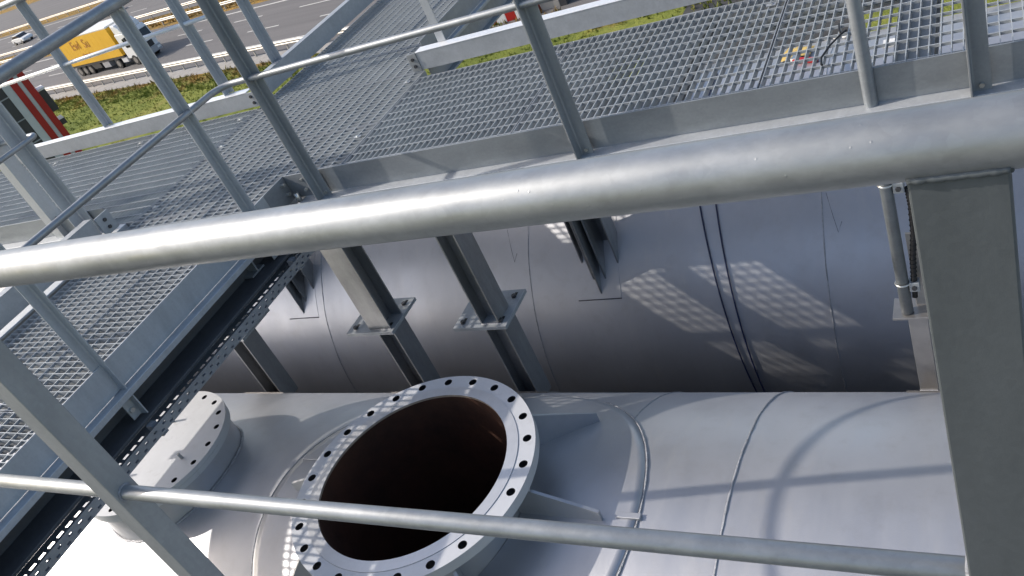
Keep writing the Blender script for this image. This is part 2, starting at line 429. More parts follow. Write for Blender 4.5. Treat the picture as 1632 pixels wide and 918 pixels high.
org = (-18.0, 3.35, .88)          # truck rear, near side
tr = thing('semi_truck', road(org[0] + 8, org[1] + 1.2, 0), 'articulated truck with white cab and yellow tarpaulin trailer on the highway', 'truck')
box = rb(tr, 'trailer_box', 'yellow', 0, 13.3, 0, 2.5, 1.15, 3.86, .03, org=org)
rb(tr, 'trailer_roof', 'white', -.02, 13.32, -.02, 2.52, 3.863, 4.02, .04, org=org)
for k in range(14):
    rb(tr, 'tarpaulin_strap', 'yellow', .5 + k * .95, .55 + k * .95, -.004, -.001, 1.2, 3.8, par=box, org=org)
rb(tr, 'side_rail', 'chassis', 0, 13.3, .05, 2.45, .95, 1.147, org=org)
rb(tr, 'underrun_panel', 'chassis', 5.2, 7.4, .1, .25, .45, .94, org=org)
rb(tr, 'pallet_box', 'greypanel', 7.9, 9.4, .1, .6, .35, .94, .02, org=org)
rb(tr, 'fuel_tank', 'palepanel', 12.3, 13.5, .1, .6, .45, .95, .05, org=org)
rb(tr, 'cab_chassis', 'chassis', 11.2, 16.2, .3, 2.2, .45, .94, org=org)
for s in (2.3, 3.6, 4.9, 11.4, 15.1):
    for t in (.18, 2.32): wheel(tr, s, t, .50, .32, org)
cab = prof_body(tr, 'cab', 'white', [(13.95, .75), (16.2, .75), (16.25, 1.6), (15.95, 2.75), (15.6, 3.05), (13.95, 3.1)], .03, 2.47, org, .06)
prof_body(tr, 'roof_deflector', 'white', [(13.9, 3.1), (15.5, 3.06), (15.2, 3.5), (14.6, 3.85), (13.9, 3.95)], .15, 2.35, org, .08)
prof_body(tr, 'windscreen', 'glass', [(16.245, 1.72), (16.0, 2.66), (15.975, 2.66), (16.22, 1.72)], .15, 2.35, org, 0, par=cab)
prof_body(tr, 'side_window', 'glass', [(14.9, 1.75), (16.0, 1.75), (15.8, 2.6), (14.9, 2.6)], .015, .04, org, 0, par=cab)
rb(tr, 'bumper', 'greypanel', 15.9, 16.42, .02, 2.48, .35, .9, .05, org=org)
rb(tr, 'grille', 'chassis', 16.2, 16.30, .5, 2.0, .95, 1.5, .02, org=org)
for t in (.12, 2.02): rb(tr, 'headlight', 'label', 16.38, 16.44, t, t + .36, .55, .75, .01, org=org)
rb(tr, 'wing_mirror', 'chassis', 15.95, 16.15, -.32, -.08, 2.0, 2.75, .02, org=org)

def text3(body, size, loc, xdir, ydir, mat, parent=None, name='lettering', ext=.004):
    cu = bpy.data.curves.new(name, 'FONT'); cu.body = body; cu.size = size; cu.extrude = ext
    cu.align_x = 'CENTER'; cu.align_y = 'CENTER'
    o = bpy.data.objects.new(name, cu); col.objects.link(o); cu.materials.append(M[mat])
    x = Vector(xdir).normalized(); y = Vector(ydir).normalized(); z = x.cross(y)
    mm = Matrix.Identity(4)
    for i in range(3): mm[i][0], mm[i][1], mm[i][2] = x[i], y[i], z[i]
    mm.translation = (loc[0], loc[1], loc[2] + ZC)
    bpy.context.view_layer.update()
    me = bpy.data.meshes.new_from_object(o.evaluated_get(bpy.context.evaluated_depsgraph_get()))
    bpy.data.objects.remove(o); me.transform(mm)
    o = bpy.data.objects.new(name, me); col.objects.link(o)
    if parent: adopt(o, parent)
    o['kind'] = 'stuff'
    return o
text3('Ewl  Su', 1.25, road(org[0] + 5.4, org[1] - .02, 3.05), u, (0, 0, 1), 'letter', box)
text3('Gargo  Sare', .42, road(org[0] + 5.8, org[1] - .02, 2.05), u, (0, 0, 1), 'letter', box)

def car(s, t, label, mat, d=1):
    og = (s, t); th = thing('car', road(s + 2.1, t + .9, 0), label, 'car')
    body = prof_body(th, 'body', mat, [(0, .35), (0, .85), (.35, .98), (1.0, 1.02), (3.0, .98), (4.1, .82), (4.3, .6), (4.3, .35)], 0, 1.78, og, .09)
    prof_body(th, 'cabin', 'glass', [(.45, .98), (.95, 1.40), (2.3, 1.42), (3.15, .98)], .1, 1.68, og, .05)
    prof_body(th, 'roof', mat, [(.85, 1.38), (.98, 1.45), (2.25, 1.47), (2.4, 1.39)], .12, 1.66, og, .03)
    for ss in (.8, 3.4):
        for tt in (.1, 1.68): wheel(th, ss, tt, .32, .2, og)
    rb(th, 'headlight', 'label', 4.27, 4.32, .1, .5, .6, .75, .01, org=og)
    rb(th, 'tail_light', 'redtool', -.02, .02, .1, .4, .65, .82, .01, org=og)
    return th
car(-76.5, 24.0, 'white car on the far carriageway, left behind the round handrail', 'white')
car(-49.5, 25.4, 'white car half hidden above the yellow trailer roof', 'white')

# ================================================================= STRIPED TOWER, YARD OBJECTS
tw = thing('striped_tower', (-37.2, 22.6, GZ), 'tall tower clad in red, white and dark vertical panels at the left', 'tower')
tc_ = Vector((-36.5, 23.5, 0)); wd = Vector((-.50, -.866, 0)); nd = Vector((.866, -.50, 0)); top = -4.45
def panel(a, b_, mat, name, proud=0.0, z0=GZ, z1=top):
    c = tc_ + wd * (a + b_) / 2 - nd * (.6 - proud / 2); c.z = (z0 + z1) / 2
    mb = MB(); mb.obox(c, wd, nd, (0, 0, 1), (b_ - a) / 2 - .002, .6 + proud / 2, (z1 - z0) / 2); return mb.build(name, mat, tw)
panel(0, .29, 'red', 'cladding_panel', .05); panel(.29, .47, 'palepanel', 'cladding_panel'); panel(.47, .76, 'red', 'cladding_panel', .05)
panel(.76, 1.10, 'palepanel', 'cladding_panel', .02); panel(1.10, 1.46, 'darkpanel', 'cladding_panel', -.02); panel(1.46, 2.6, 'greypanel', 'cladding_panel')
for k in range(8):
    panel(1.10, 1.46, 'greypanel', 'panel_joint', .0, GZ + .9 + k * 1.05, GZ + .95 + k * 1.05)
panel(-.32, -.01, 'darkpanel', 'sign_box', -.2, -6.65, -5.65); panel(-.34, -.01, 'label', 'sign_box_lid', -.18, -5.648, -5.56)
panel(-.25, -.01, 'darkpanel', 'sign_box', -.1, -7.3, -7.05)

bb = thing('barrier_block', (-22.6, 40.6, GZ), 'red and white striped barrier standing on the dark asphalt yard', 'barrier')
for k in range(5):
    mb = MB(); x0 = -24.2 + k * .62; mb.box(x0, x0 + .615, 40.3, 40.9, GZ, GZ + 1.6); mb.build('barrier_segment', 'red' if k % 2 == 0 else 'white', bb, .02)
ub = thing('utility_cabinet', (-20.2, 41.0, GZ), 'pale grey concrete cabinet with a dark side beyond the far toe board', 'cabinet')
mb = MB(); mb.box(-20.9, -19.8, 40.5, 41.5, GZ, GZ + 1.5); mb.build('cabinet_body', 'concrete', ub, .03)
mb = MB(); mb.box(-19.79, -19.4, 40.5, 41.5, GZ, GZ + 1.45); mb.build('cabinet_door', 'darkpanel', ub)
mb = MB(); mb.box(-20.95, -19.35, 40.45, 41.55, GZ + 1.502, GZ + 1.58); mb.build('cabinet_lid', 'concrete', ub, .02)

# ================================================================= TANKS
def cyl_shell(cy, cz, r, x0, x1, n=192, hole=None):
    mb = MB(); xs = [x0 + (x1 - x0) * i / 40 for i in range(41)]
    if hole: xs = [x0 + (hole[0] - .6 - x0) * i / 20 for i in range(20)] + [hole[0] - .6 + 1.2 * i / 60 for i in range(61)] + [hole[0] + .6 + (x1 - hole[0] - .6) * i / 20 for i in range(1, 21)]; n = 360
    q_ = len(xs) - 1
    vs = [(x, cy + r * math.sin(2 * math.pi * k / n), cz + r * math.cos(2 * math.pi * k / n)) for x in xs for k in range(n)]
    fs = []
    for i in range(q_):
        for k in range(n):
            if hole:
                a = vs[i * n + k]; c = vs[(i + 1) * n + (k + 1) % n]
                mx, my, mz = (a[0] + c[0]) / 2, (a[1] + c[1]) / 2, (a[2] + c[2]) / 2
                if mz > cz and math.hypot(mx - hole[0], my - hole[1]) < hole[2]: continue
            fs.append((i * n + k, i * n + (k + 1) % n, (i + 1) * n + (k + 1) % n, (i + 1) * n + k))
    mb.add(vs, fs, True)
    for x, sg in ((x0, -1), (x1, 1)):     # dished ends
        rings = [(r * math.cos(R(a)), x + sg * .45 * math.sin(R(a))) for a in (0, 15, 30, 45, 60, 75, 88)]
        vs = [(xx, cy + rr * math.sin(2 * math.pi * k / 64), cz + rr * math.cos(2 * math.pi * k / 64)) for rr, xx in rings for k in range(64)]
        mb.add(vs, [(i * 64 + k, i * 64 + (k + 1) % 64, (i + 1) * 64 + (k + 1) % 64, (i + 1) * 64 + k) for i in range(6) for k in range(64)], True)
    return mb
def seam(tank, cy, cz, r, x, rad, name='weld_seam', a0=-140, a1=140, mat='weld', jit=.22, wob=.0013):
    n = 200; pts = []; w = 0
    for i in range(n + 1):
        a = R(a0 + (a1 - a0) * i / n); w = w * .8 + random.uniform(-wob, wob)
        pts.append((x + w, cy + (r + rad * .1) * math.sin(a), cz + (r + rad * .1) * math.cos(a)))
    mb = MB(); mb.tube(pts, rad, 8, True, jit); return mb.build(name, mat, tank)

# unseen slab added beneath the tanks to block light from below, and their saddles
mb = MB(); mb.box(-10.5, 4.2, -.2, 6.6, -5.45, -5.15); struct(mb.build('light_block_slab', 'soil'))
# ---- near tank
NY, NZ, NR = 1.685, -3.55, 1.235
nt_ = thing('storage_tank', (-2, NY, NZ - NR), 'silver horizontal tank nearest the camera, with open flanged nozzle and bolted cover', 'tank')
def on_tank(x, s, off=0.0, cy=NY, cz=NZ, r=NR):
    """point on the shell: s = arc length from the crown"""
    a = s / r; return Vector((x, cy + (r + off) * math.sin(a), cz + (r + off) * math.cos(a)))
FX, FY, FZ = -2.052, 1.617, -2.118
cyl_shell(NY, NZ, NR, -9.0, 3.2, hole=(FX, FY, .414)).build('shell', 'tank', nt_)
seam(nt_, NY, NZ, NR, -.89, .0046)
seam(nt_, NY, NZ, NR, -1.38, .0032)
seam(nt_, NY, NZ, NR, -4.9, .0085)
seam(nt_, NY, NZ, NR, 1.2, .0085)
# reinforcing pad round the nozzle
def pad(cx, s0, r0, r1, th, n=96):
    vs = []; m_ = 14; rr = [r0 + (r1 - r0) * i / m_ for i in range(m_ + 1)]
    for q in rr: vs += [on_tank(cx + q * math.cos(2 * math.pi * k / n), s0 + q * math.sin(2 * math.pi * k / n), th) for k in range(n)]
    vs += [on_tank(cx + r1 * math.cos(2 * math.pi * k / n), s0 + r1 * math.sin(2 * math.pi * k / n), -.004) for k in range(n)]
    mb = MB(); mb.add(vs, [(i * n + k, i * n + (k + 1) % n, (i + 1) * n + (k + 1) % n, (i + 1) * n + k) for i in range(m_ + 1) for k in range(n)], True)
    return mb
s0 = -.068
pd = pad(FX, s0, .409, .86, .0055).build('reinforcing_pad', 'tank', nt_)
pts = [on_tank(FX + .867 * math.cos(2 * math.pi * k / 160), s0 + .867 * math.sin(2 * math.pi * k / 160), .002) for k in range(160)]
MB().tube(pts, .0046, 8, False, .25, True).build('weld_seam', 'weld', pd)
# nozzle neck
nz = MB().lathe([(.407, FZ - .05), (.407, NZ + NR - .45)], FX, FY, 96).build('nozzle_neck', 'tank', nt_)
MB().lathe([(.3957, FZ - .0101), (.3957, NZ - .55)], FX, FY, 96).build('bore', 'rust', nz)
MB().lathe([(.3957, FZ - .001), (.3955, FZ - .010)], FX, FY, 96).build('bore_edge', 'bore_edge', nz)
mbw = MB(); mbw.add([(FX + .395 * math.cos(a * .1309), FY + .395 * math.sin(a * .1309), NZ - .54) for a in range(48)], [tuple(range(48))]); mbw.build('tank_inside', 'rust', nz)

def ring_plate(loops_outer, holes, z0, z1):
    """flat plate with real holes"""
    bm = bmesh.new(); edges = []
    for lp in [loops_outer] + holes:
        vv = [bm.verts.new((p[0], p[1], z1 + ZC)) for p in lp]
        edges += [bm.edges.new((vv[i], vv[(i + 1) % len(vv)])) for i in range(len(vv))]
    r = bmesh.ops.triangle_fill(bm, use_beauty=True, use_dissolve=False, edges=edges)
    ext = bmesh.ops.extrude_face_region(bm, geom=bm.faces[:])
    for e in ext['geom']:
        if isinstance(e, bmesh.types.BMVert): e.co.z = z0 + ZC
    bmesh.ops.recalc_face_normals(bm, faces=bm.faces[:])
    small = [(sum(p[0] for p in h) / len(h), sum(p[1] for p in h) / len(h)) for h in holes if len(h) <= 16]
    for f in bm.faces:
        if abs(f.normal.z) < .5:
            c = f.calc_center_median()
            if any((c.x - a) ** 2 + (c.y - b_) ** 2 < .0006 for a, b_ in small): f.material_index = 1
    return bm
def circle(cx, cy, r, n, ph=0.0): return [(cx + r * math.cos(2 * math.pi * k / n + ph), cy + r * math.sin(2 * math.pi * k / n + ph)) for k in range(n)]
def bm_obj(bm, name, mat, parent):
    me = bpy.data.meshes.new(name); bm.to_mesh(me); bm.free(); me.materials.append(M[mat]); me.materials.append(M['black'])
    o = bpy.data.objects.new(name, me); col.objects.link(o); adopt(o, parent); return o
hl = [circle(FX + .475 * math.cos(R(7.3 + 15 * k)), FY + .475 * math.sin(R(7.3 + 15 * k)), .0175, 16) for k in range(24)]
fl = bm_obj(ring_plate(circle(FX, FY, .508, 128), [circle(FX, FY, .441, 128)] + hl, FZ - .045, FZ - .003), 'flange', 'flange', nt_)
bm_obj(ring_plate(circle(FX, FY, .4405, 128), [circle(FX, FY, .3962, 128)], FZ - .045, FZ), 'raised_face', 'machined', fl)
# gussets
for k in range(8):
    a = R(-1 + 45 * k); ca, sa = math.cos(a), math.sin(a)
    pr = [(.408, FZ - .047), (.50, FZ - .047), (.50, FZ - .062), (.74, FZ - .16), (.74, None), (.60, None), (.408, None)]
    t = .006; vs = []
    for e in (-t, t):
        for r_, z in pr:
            x = FX + r_ * ca - e * sa; y = FY + r_ * sa + e * ca
            if z is None: z = NZ + math.sqrt(max(0.01, (NR + .006) ** 2 - (y - NY) ** 2)) - .004
            elif r_ == .74: z = NZ + math.sqrt((NR + .006) ** 2 - (y - NY) ** 2) + .045
            vs.append((x, y, z))
    q = len(pr); mb = MB(); mb.add(vs, [tuple(range(q)), tuple(range(2 * q - 1, q - 1, -1))] + [(i, i + q, (i + 1) % q + q, (i + 1) % q) for i in range(q)])
    mb.build('gusset', 'tank', nt_)
# blind cover
CX, CY, CZ = -3.675, 1.68, -2.15
hl = [circle(CX + .3526 * math.cos(R(8.2 + 18 * k)), CY + .3526 * math.sin(R(8.2 + 18 * k)), .015, 12) for k in range(20)]
cp = bm_obj(ring_plate(circle(CX, CY, .390, 96), hl, CZ - .022, CZ), 'cover_plate', 'flange', nt_)
hl = [circle(CX + .3526 * math.cos(R(8.2 + 18 * k)), CY + .3526 * math.sin(R(8.2 + 18 * k)), .015, 12) for k in range(20)]
bm_obj(ring_plate(circle(CX, CY, .387, 96), [circle(CX, CY, .30, 64)] + hl, CZ - .050, CZ - .025), 'cover_flange', 'flange', nt_)
cn = MB().lathe([(.362, CZ - .050), (.364, NZ + NR - .25)], CX, CY, 80).build('cover_neck', 'tank', nt_)
pts = []
for k in range(120):
    a = 2 * math.pi * k / 120; x = CX + .368 * math.cos(a); y = CY + .368 * math.sin(a)
    pts.append((x, y, NZ + math.sqrt(NR ** 2 - (y - NY) ** 2)))
MB().tube(pts, .0065, 8, False, .25, True).build('weld_seam', 'weld', cn)
for ax_, ay_, hh in ((-.02, .18, .055), (-.06, -.17, .06), (.25, -.04, .03)):
    MB().tube([(CX + ax_, CY + ay_, CZ - .005), (CX + ax_ - .004, CY + ay_, CZ + hh)], .0075, 8).build('lifting_stud', 'greypanel', cp)
# hand-written marks beside the nozzle
for body, x, s, sz in (('E1-41', -1.43, -.19, .026), ('Sal', -1.395, -.19, .026), ('E1-J1', -1.335, -.20, .026), ('EA', -1.30, -.20, .026)):
    p = on_tank(x, s, .004); nrm = Vector((0, math.sin(s / NR), math.cos(s / NR)))
    yd = Vector((-1, 0, 0)); xd = yd.cross(nrm)
    text3(body, sz, p, xd, yd, 'marker', nt_, 'hand_lettering', .0004)
# small welded lugs left where scaffold pieces were cut off
for x, s in ((-1.22, -.06), (-1.62, .50), (-2.83, .12)):
    p = on_tank(x, s, .005); mb = MB(); mb.obox(p, (1, 0, 0), (0, 1, 0), (0, 0, 1), .045, .012, .008); mb.build('pad_corner', 'tank', nt_, .002)

# ---- far tank
TY, TZ, TR = 4.71, -3.546, 1.29
ft = thing('storage_tank', (-2, TY, TZ - TR), 'silver horizontal tank lying in shade under the far walkway', 'tank')
cyl_shell(TY, TZ, TR, -9.5, 3.2).build('shell', 'tank', ft)
for x in (-.871, -2.62, -4.345, 1.0, -6.2): seam(ft, TY, TZ, TR, x, .0028, jit=.4)
def patch(x0, x1, a0, a1, th):
    n = 16; mb = MB(); vs = []
    for i in range(n + 1):
        a = R(a0 + (a1 - a0) * i / n)
        vs += [(x, TY - (TR + th) * math.sin(a), TZ + (TR + th) * math.cos(a)) for x in (x0, x1)]
    mb.add(vs, [(2 * i, 2 * i + 1, 2 * i + 3, 2 * i + 2) for i in range(n)], True)
    for e in (0, 1):
        vs = []
        for i in range(n + 1):
            a = R(a0 + (a1 - a0) * i / n)
            vs += [((x0, x1)[e], TY - rr * math.sin(a), TZ + rr * math.cos(a)) for rr in (TR + th, TR - .002)]
        mb.add(vs, [(2 * i, 2 * i + 1, 2 * i + 3, 2 * i + 2) for i in range(n)])
    return mb
for x0, x1 in ((-2.305, -2.025), (-4.705, -4.414)):
    pp = patch(x0, x1, 15, 61.9, .0022).build('saddle_plate', 'tank', ft)
    a = R(62.1); MB().tube([(x0, TY - (TR + .002) * math.sin(a), TZ + (TR + .002) * math.cos(a)), (x1, TY - (TR + .002) * math.sin(a), TZ + (TR + .002) * math.cos(a))], .0035, 6).build('plate_weld', 'marker', pp)
# pencilled check marks on the shade side
for x, z in ((-2.72, -2.62), (-.80, -2.62)):
    y = TY - math.sqrt(TR ** 2 - (z - TZ) ** 2)
    def q(dx, dz): zz = z + dz; return (x + dx, TY - math.sqrt((TR + .0008) ** 2 - (zz - TZ) ** 2), zz)
    MB().tube([q(-.05, .05), q(-.02, -.04), q(0, -.10), q(.02, -.06)], .0011, 5).build('check_mark', 'marker', ft)

for tk, cy_, cz_, r_ in ((nt_, NY, NZ, NR), (ft, TY, TZ, TR)):
    for xs_ in (-7.5, -4.2, -.9, 2.2):
        mb = MB(); pl_ = [(cy_ - r_ * .8, -5.148), (cy_ + r_ * .8, -5.148)] + [(cy_ + (r_ + .001) * math.sin(R(a)), cz_ - (r_ + .001) * math.cos(R(a))) for a in range(52, -53, -8)]
        mb.prism(pl_, 'x', xs_ - .09, xs_ + .09); mb.build('saddle', 'concrete', tk)
# blue cables draped over the far tank
def cable(x_top, x_bot, label):
    pts = []
    for i in range(61):
        a = R(-5 + 115 * i / 60); x = x_top + (x_bot - x_top) * min(1, max(0, (i / 60 - .12) / .72)) ** .8
        pts.append((x, TY - (TR + .0075) * math.sin(a), TZ + (TR + .0075) * math.cos(a)))
    mb = MB(); mb.tube(pts, .0045, 8); return tag(mb.build('cable', 'blue'), label, 'cable', 'blue cables round the far tank')
cable(-1.66, -1.352, 'thin dark blue cable round the shaded tank, left one of the pair')
cable(-1.53, -1.307, 'dark blue cable round the shaded tank, right one of the pair')

# odds and ends on the crown of the far tank, seen through the grating
def crown(x, y, off=0.0): return (x, y, TZ + math.sqrt(TR ** 2 - (y - TY) ** 2) + off)
st = thing('ratchet_strap', crown(-1.0, 4.76), 'red strap lying on the far tank, seen through the grating', 'strap')
p = crown(-1.0, 4.76, .012); mb = MB(); mb.obox(p, (.93, -.37, 0), (.37, .93, 0), (0, 0, 1), .075, .02, .010); mb.build('strap_bundle', 'redtool', st, .004)
mb = MB(); mb.obox(crown(-1.06, 4.80, .016), (.93, -.37, 0), (.37, .93, 0), (0, 0, 1), .02, .026, .015); mb.build('buckle', 'nut', st, .003)
mb = MB(); vs = []
for i in range(7):
    for j in range(7):
        x = -1.16 + .03 * i + random.uniform(-.01, .01); y = 4.80 + .032 * j + random.uniform(-.01, .01)
        vs.append(crown(x, y, .006 + random.uniform(0, .03)))
mb.add(vs, [(i * 7 + j, i * 7 + j + 1, i * 7 + j + 8, i * 7 + j + 7) for i in range(6) for j in range(6)], True)
tag(mb.build('rag', 'yellowrag'), 'crumpled yellow rag beside the red strap on the far tank', 'rag')
mb = MB(); mb.obox(crown(-.56, 4.79, .004), (1, 0, 0), (0, 1, 0), (0, 0, 1), .03, .045, .003)
tag(mb.build('sticker', 'label'), 'small white sticker on the far tank under the grating', 'sticker')
for k in range(5):
    p = crown(-1.06 + .06 * k, 5.28 - .045 * k, .012)
    th = thing('lock_ring', p, 'red and white ring on the far tank edge, %s from the left' % ('first', 'second', 'third', 'fourth', 'last')[k], 'ring', 'row of red and white rings')
    MB().lathe([(.022, p[2]), (.024, p[2] + .008), (.013, p[2] + .010), (.011, p[2])], p[0], p[1], 14).build('ring_body', 'label', th)
    MB().lathe([(.010, p[2] + .008), (.0005, p[2] + .009)], p[0], p[1], 12).build('ring_centre', 'redtool', th)
# black tie left on the grating
MB_ = MB().tube([(-.560, 2.905, -1.40), (-.571, 2.95, -1.418), (-.573, 2.99, -1.412), (-.55, 3.06, -1.405), (-.52, 3.135, -1.405), (-.50, 3.15, -1.400)], .004, 6)
MB_.tube([(-.52, 3.135, -1.405), (-.532, 3.19, -1.41), (-.538, 3.25, -1.415)], .004, 6)
tag(MB_.build('cable_tie', 'black'), 'black cable tie left lying on the walkway grating', 'cable tie')

# ================================================================= PLATFORM
FLR = -1.43          # top of the gratings
def grating(x0, x1, y0, y1, along, label):
    th = thing('grating_panel', ((x0 + x1) / 2, (y0 + y1) / 2, FLR - .03), label, 'grating', 'walkway gratings')
    g = .004; x0 += g; x1 -= g; y0 += g; y1 -= g
    a = MB(); b_ = MB(); t = .0016
    if along == 'y':
        n = max(2, round((x1 - x0) / .0343))
        for i in range(1, n): x = x0 + (x1 - x0) * i / n + random.gauss(0, .0006); dz = random.uniform(-.0006, 0); a.box(x - t, x + t, y0 + .003, y1 - .003, FLR - .030, FLR + dz)
        k = max(2, round((y1 - y0) / .0762))
        for i in range(1, k): y = y0 + (y1 - y0) * i / k; b_.box(x0 + .003, x1 - .003, y - .0022, y + .0022, FLR - .012, FLR - .0008)
    else:
        n = max(2, round((y1 - y0) / .0343))
        for i in range(1, n): y = y0 + (y1 - y0) * i / n + random.gauss(0, .0006); dz = random.uniform(-.0006, 0); a.box(x0 + .003, x1 - .003, y - t, y + t, FLR - .030, FLR + dz)
        k = max(2, round((x1 - x0) / .0762))
        for i in range(1, k): x = x0 + (x1 - x0) * i / k; b_.box(x - .0022, x + .0022, y0 + .003, y1 - .003, FLR - .012, FLR - .0008)
    a.build('bearing_bars', 'galv_grate', th)['kind'] = 'stuff'
    b_.build('cross_bars', 'galv_grate', th)['kind'] = 'stuff'
    for q in ((x0, x1, y0, y0 + .003), (x0, x1, y1 - .003, y1), (x0, x0 + .003, y0 + .0031, y1 - .0031), (x1 - .003, x1, y0 + .0031, y1 - .0031)):
        mb = MB(); mb.box(*q, FLR - .032, FLR + .0006); mb.build('binding_bar', 'galv', th)
    cc = [(x0 + .06, y0 + .12), (x1 - .06, y1 - .12)]
    for cx_, cy_ in cc:
        mb = MB(); mb.box(cx_ - .02, cx_ + .02, cy_ - .012, cy_ + .012, FLR + .0008, FLR + .004); cl = mb.build('hold_down_clip', 'galv', th)
        hexbolt(cl, (cx_, cy_, FLR + .004), (0, 0, 1), .007, .006, 'nut', 'clip_bolt')
    return th
AY0, AY1 = 2.65, 3.745
names = ['touching the walkway crossing', 'left of the round pole, crossed by the angle post', 'around the round pole with the red strap below', 'at the right edge of the picture']
for (a, b_), nm in zip(((-2.78, -1.83), (-1.83, -.785), (-.785, .26), (.26, 1.3)), names):
    grating(a, b_, AY0, AY1, 'y', 'steel grating of the far walkway ' + nm)
BX0, BX1 = -4.13, -2.91
for a, b_, x1, nm in ((.20, 1.27, BX1, 'lowest on the left of the picture'), (1.27, 2.27, BX1, 'below the big handrail on the left'), (2.27, 2.645, BX1, 'short piece just before the crossing'),
                      (2.645, 3.27, -2.785, 'at the walkway crossing, nearer half'), (3.27, 3.84, -2.785, 'at the walkway crossing, farther half'), (3.84, 4.28, -2.86, 'short piece just past the crossing'),
                      (4.28, 5.3, -2.86, 'past the crossing, between the blue shaded toe boards'), (5.3, 6.3, -2.86, 'second past the crossing toward the highway'), (6.3, 7.3, -2.86, 'third past the crossing toward the highway')):
    grating(BX0, x1, a, b_, 'x', 'steel grating of the cross walkway ' + nm)
for (a, b_), nm in zip(((-5.14, -4.14), (-6.15, -5.14), (-7.2, -6.15), (-8.2, -7.2), (-9.2, -8.2), (-10.2, -9.2)), ('next to the crossing', 'second from the crossing', 'third from the crossing', 'fourth from the crossing', 'fifth from the crossing', 'sixth from the crossing')):
    grating(a, b_, AY0, AY1 + .13, 'y', 'steel grating of the left walkway ' + nm)
grating(-1.9, -.9, -.6, .48, 'y', 'steel grating under the photographer, left piece'); grating(-.9, .1, -.6, .48, 'y', 'steel grating under the photographer, middle piece'); grating(.1, 1.1, -.6, .48, 'y', 'steel grating under the photographer, right piece')

def channel(name, label, axis, a0, a1, face, depth, ztop=FLR - .033, h=.150, lip=.026, sgn=-1, web='galv_beam', wd=None):
    """steel channel along an axis; open side at 'face', flanges reach back by depth in direction -sgn"""
    o = face; w = face - sgn * depth; ww = face - sgn * (wd or depth)
    th = thing(name, ((a0 + a1) / 2, o, ztop - h) if axis == 'x' else (o, (a0 + a1) / 2, ztop - h), label, 'beam')
    def bx(p, q, z0, z1, nm, mat='galv_beam'):
        mb = MB(); p, q = min(p, q), max(p, q)
        if axis == 'x': mb.box(a0, a1, p, q, z0, z1)
        else: mb.box(p, q, a0, a1, z0, z1)
        return mb.build(nm, mat, th, .002)
    bx(o, w, ztop - lip, ztop, 'top_flange', 'galv_lit')
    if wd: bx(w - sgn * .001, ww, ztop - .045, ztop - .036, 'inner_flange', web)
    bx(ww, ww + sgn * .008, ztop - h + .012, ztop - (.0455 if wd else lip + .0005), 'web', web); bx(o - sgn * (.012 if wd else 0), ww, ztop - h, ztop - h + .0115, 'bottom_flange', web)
    return th
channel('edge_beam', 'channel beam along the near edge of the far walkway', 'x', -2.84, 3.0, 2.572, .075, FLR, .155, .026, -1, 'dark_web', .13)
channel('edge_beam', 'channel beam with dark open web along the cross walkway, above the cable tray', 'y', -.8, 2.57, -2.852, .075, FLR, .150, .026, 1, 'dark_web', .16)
channel('edge_beam', 'channel beam along the right edge of the cross walkway past the crossing', 'y', 3.95, 7.4, -2.80, .05, FLR, .150, .020, 1)
channel('edge_beam', 'channel beam under the far toe board of the far walkway', 'x', -2.80, 3.0, 3.84, .06, FLR - .036, .14, .012, 1)
channel('edge_beam', 'channel beam under the left edge of the cross walkway', 'y', -.8, 2.50, -4.20, .075, FLR - .003, .15, .012, 1)
channel('edge_beam', 'channel beam under the near edge of the left walkway', 'x', -10.3, -4.2, 2.572, .075, FLR, .155, .026, -1)
channel('edge_beam', 'channel beam in front of the photographer under the near railing', 'x', -2.8, 3.0, .60, .075, FLR, .15, .02, 1)
def joist(x0, x1, y0, y1, label, h=.10):
    mb = MB(); z = FLR - .034
    xc, yc = (x0 + x1) / 2, (y0 + y1) / 2
    if x1 - x0 > y1 - y0:
        mb.box(x0, x1, y0, y1, z - .008, z); mb.box(x0, x1, yc - .004, yc + .004, z - h + .0082, z - .0082); mb.box(x0, x1, y0, y1, z - h, z - h + .008)
    else:
        mb.box(x0, x1, y0, y1, z - .008, z); mb.box(xc - .004, xc + .004, y0, y1, z - h + .0082, z - .0082); mb.box(x0, x1, y0, y1, z - h, z - h + .008)
    return tag(mb.build('floor_joist', 'galv_beam'), label, 'joist')
joist(-1.36, -1.16, 2.66, 3.84, 'wide joist under the far walkway grating behind the angle post')
joist(-.345, -.215, 2.66, 3.84, 'joist under the grating just right of the round pole')
joist(-4.12, -2.95, 3.29, 3.44, 'joist under the walkway crossing, across it')
joist(-3.61, -3.53, 2.3, 3.28, 'joist under the walkway crossing, lengthwise')
joist(-3.60, -3.53, -.5, 2.2, 'joist under the cross walkway on the left, lengthwise')
joist(-2.96, -2.75, 2.66, 3.84, 'deep joist under the right edge of the walkway crossing', .13)
joist(-4.12, -2.95, 2.2, 2.29, 'joist under the cross walkway at the big handrail')

